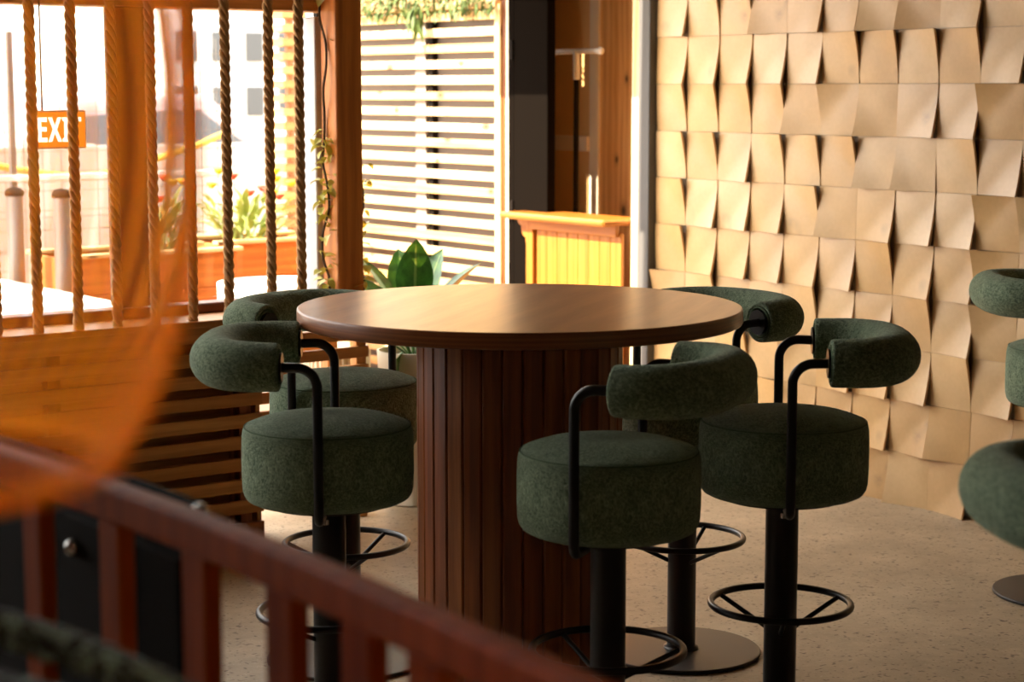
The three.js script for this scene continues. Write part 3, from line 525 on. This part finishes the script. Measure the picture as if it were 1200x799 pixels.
  building(19.5, -33, 8.5, 13, 6, col(0.72, 0.71, 0.7), 'white multi-storey building across the street', 13, 14, wg);
  building(10.2, -44, 7, 7, 6, col(0.62, 0.56, 0.52), 'low beige building farther along the street', 6, 5, wg);
}

// ------------------------------------------------------------------ exit sign
{
  const font = await new FontLoader().loadAsync('fonts/droid/droid_sans_bold.typeface.json');
  const w = 0.19, h = 0.124;
  const t = thing('exit_sign', 'orange exit sign with white letters hanging behind the ropes', 'sign', [2.652, 1.404, -6.0]);
  part(t, 'housing', cbox(w, h, 0.03, 0.003), M({ color: col(0.75, 0.68, 0.5), roughness: 0.5 }), [0, h / 2, -0.016]);
  part(t, 'face', cbox(w - 0.012, h - 0.012, 0.004, 0.001), M({ color: col(0.8, 0.16, 0.01), roughness: 0.5, emissive: col(0.8, 0.16, 0.01), emissiveIntensity: 0.45 }), [0, h / 2, 0.001]);
  const lg = new TextGeometry('EXIT', { font, size: 0.07, depth: 0.002, curveSegments: 4 }); lg.computeBoundingBox(); const b = lg.boundingBox, sx = (w - 0.04) / (b.max.x - b.min.x), sy = (h - 0.045) / (b.max.y - b.min.y);
  lg.translate(-(b.min.x + b.max.x) / 2, -(b.min.y + b.max.y) / 2, 0).scale(sx, sy, 1);
  part(t, 'lettering', lg, M({ color: col(0.85, 0.8, 0.66), roughness: 0.5, emissive: col(0.9, 0.8, 0.6), emissiveIntensity: 0.7 }), [0, h / 2, 0.003], 'white letters EXIT');
  part(t, 'hanger', merge([rod([-0.05, h, -0.016], [-0.05, 1.445, -0.016], 0.003, 8), rod([0.05, h, -0.016], [0.05, 1.445, -0.016], 0.003, 8)]), mat.blackMetal);
  const l = new THREE.RectAreaLight(col(1, 0.4, 0.1), 1.2, w - 0.02, h - 0.02); l.name = 'sign_light'; l.position.set(0, h / 2, 0.008); l.rotation.y = Math.PI; t.add(l);
}

// ------------------------------------------------------------------ foreground: railing, black chair, banquette, string lamp
{
  const t = thing('wooden_railing', 'reddish brown wooden railing with flat upright slats in the foreground', 'railing', [0.955, 0, 0]);
  const bow = (z) => 0.035 * Math.cos((z + 1.95) * 2.2);
  const pts = []; for (let z = -2.75; z <= -0.55; z += 0.1) pts.push(new THREE.Vector3(bow(z), 1.112, z));
  const s = new THREE.Shape(); const W = 0.017, Hh = 0.022, r = 0.009; s.moveTo(-Hh + r, -W); s.lineTo(Hh - r, -W); s.quadraticCurveTo(Hh, -W, Hh, -W + r); s.lineTo(Hh, W - r); s.quadraticCurveTo(Hh, W, Hh - r, W); s.lineTo(-Hh + r, W); s.quadraticCurveTo(-Hh, W, -Hh, W - r); s.lineTo(-Hh, -W + r); s.quadraticCurveTo(-Hh, -W, -Hh + r, -W);
  const rail = [P({ map: T.oak, color: 0xc8702e, roughness: 0.6, specularIntensity: 0.35 }), P({ map: T.oakB, color: 0xc06826, roughness: 0.6, specularIntensity: 0.35 })];
  part(t, 'top_rail', new THREE.ExtrudeGeometry(s, { steps: 44, bevelEnabled: false, extrudePath: new THREE.CatmullRomCurve3(pts) }), rail[0]);
  for (const z of [-2.66, -2.54, -2.425, -2.315, -2.21, -2.105, -2.0, -1.895, -1.797, -1.70, -1.62, -1.54, -1.475, -1.413, -1.32, -1.22, -1.12, -1.02, -0.92, -0.82, -0.72, -0.62].filter((z, i) => i % 2 === 1 || z > -1.3)) part(t, 'slat', cbox(0.022, 1.02, 0.058, 0.004, z, z * 0.7), rail[Math.abs(Math.round(z * 37)) % 2], [bow(z), 0.582, z]);
  part(t, 'bottom_rail', cbox(0.05, 0.09, 2.2, 0.006), rail[1], [0.01, 0.046, -1.65]);
}
{
  const t = thing('black_bench', 'black high-backed bench with chrome tips behind the wooden railing', 'bench', [1.31, 0, -2.3]);
  const blk = P({ color: col(0.008, 0.006, 0.005), roughness: 0.9, specularIntensity: 0.25 });
  part(t, 'seat', cbox(0.4, 0.08, 0.34, 0.02), blk, [0.01, 0.45, -0.36]);
  part(t, 'base', cbox(0.34, 0.4, 0.3, 0.006), blk, [-0.01, 0.201, -0.36]);
  part(t, 'back_panel', cbox(0.04, 1.03, 0.72, 0.012), blk, [-0.215, 0.52, -0.17]);
  part(t, 'top_rail', tube([[-0.205, 1.075, -0.5], [-0.225, 1.09, -0.1], [-0.225, 1.092, 0.08], [-0.22, 1.088, 0.2]], 0.013, 24, 10), blk);
  for (const z of [-0.45, -0.2, 0.08]) part(t, 'rail_bracket', rod([-0.217, 1.03, z], [-0.224, 1.085, z], 0.01), blk);
  for (const [y, z] of [[1.088, 0.212], [0.985, -0.12], [0.985, -0.24]]) part(t, 'chrome_tip', new THREE.SphereGeometry(0.012, 14, 10), mat.chrome, [y > 1 ? -0.22 : -0.238, y, z], 'small chrome tip');
}
{
  const t = thing('banquette', 'dark patterned upholstered seat back in the near foreground', 'seat', [0, 0, 0]);
  const pm = M({ map: T.teal, roughness: 0.9 });
  const pts = [[0.52, 1.14, -1.75], [0.60, 1.145, -1.6], [0.635, 1.145, -1.48], [0.655, 1.14, -1.36], [0.672, 1.125, -1.25], [0.68, 1.10, -1.1]];
  part(t, 'roll', (() => { const g = tube(pts, 0.016, 40, 14); return scaleUV(g, 0.8, 0.14); })(), pm);
  const body = []; for (let i = 0; i + 1 < pts.length; i++) { const [x0, , z0] = pts[i], [x1, , z1] = pts[i + 1], L = Math.hypot(x1 - x0, z1 - z0) + 0.01, g = cbox(L, 1.1, 0.05, 0.004); g.rotateY(Math.atan2(-(z1 - z0), x1 - x0)); body.push(at(g, (x0 + x1) / 2, 0.552, (z0 + z1) / 2)); }
  part(t, 'back_panel', merge(body), pm);
}
{
  const cx = 0.297, cz = -0.902, t = thing('string_pendant_lamp', 'orange pendant lamp shade of fine threads, hanging close in the foreground', 'lamp', [cx, 0, cz]);
  const prof = [[0.118, 1.425], [0.136, 1.452], [0.149, 1.49], [0.156, 1.535], [0.158, 1.58], [0.155, 1.64], [0.143, 1.70], [0.118, 1.75], [0.08, 1.785], [0.03, 1.80]];
  const pc = new THREE.CatmullRomCurve3(prof.map(([r, y]) => new THREE.Vector3(r, y, 0))), list = [], N = 230, mm = new THREE.Matrix4();
  const thread = new THREE.TubeGeometry(pc, 18, 0.00055, 4, false);
  for (let i = 0; i < N; i++) list.push(thread.clone().applyMatrix4(mm.makeRotationY(i / N * Math.PI * 2)));
  const or = P({ color: col(0.97, 0.52, 0.02), roughness: 0.8, transmission: 0.4, thickness: 0 });
  const w = part(t, 'thread_shade', merge(list), or); w.userData.kind = 'stuff';
  part(t, 'lower_ring', new THREE.TorusGeometry(0.118, 0.0042, 10, 72).rotateX(Math.PI / 2).translate(0, 1.425, 0), or);
  part(t, 'collar', lathe([[0, 1.795], [0.035, 1.795], [0.035, 1.82], [0.012, 1.84], [0, 1.84]], 32), mat.blackMetal);
  part(t, 'bulb_stem', rod([0, 1.54, 0], [0, 1.80, 0], 0.006, 8), mat.blackMetal);
  const bulb = part(t, 'bulb', new THREE.SphereGeometry(0.03, 20, 14), M({ color: col(0.9, 0.8, 0.6), emissive: col(1, 0.62, 0.28), emissiveIntensity: 2 }), [0, 1.52, 0]);
  const pl = new THREE.PointLight(col(1, 0.74, 0.42), 0.1); pl.name = 'bulb_light'; pl.position.set(0, 1.52, 0); pl.castShadow = true; pl.shadow.radius = 1.5; t.add(pl);
  part(t, 'cord', rod([0, 1.84, 0], [0, CEIL, 0], 0.003, 8), mat.blackMetal);
}
renderer.render(scene, camera);
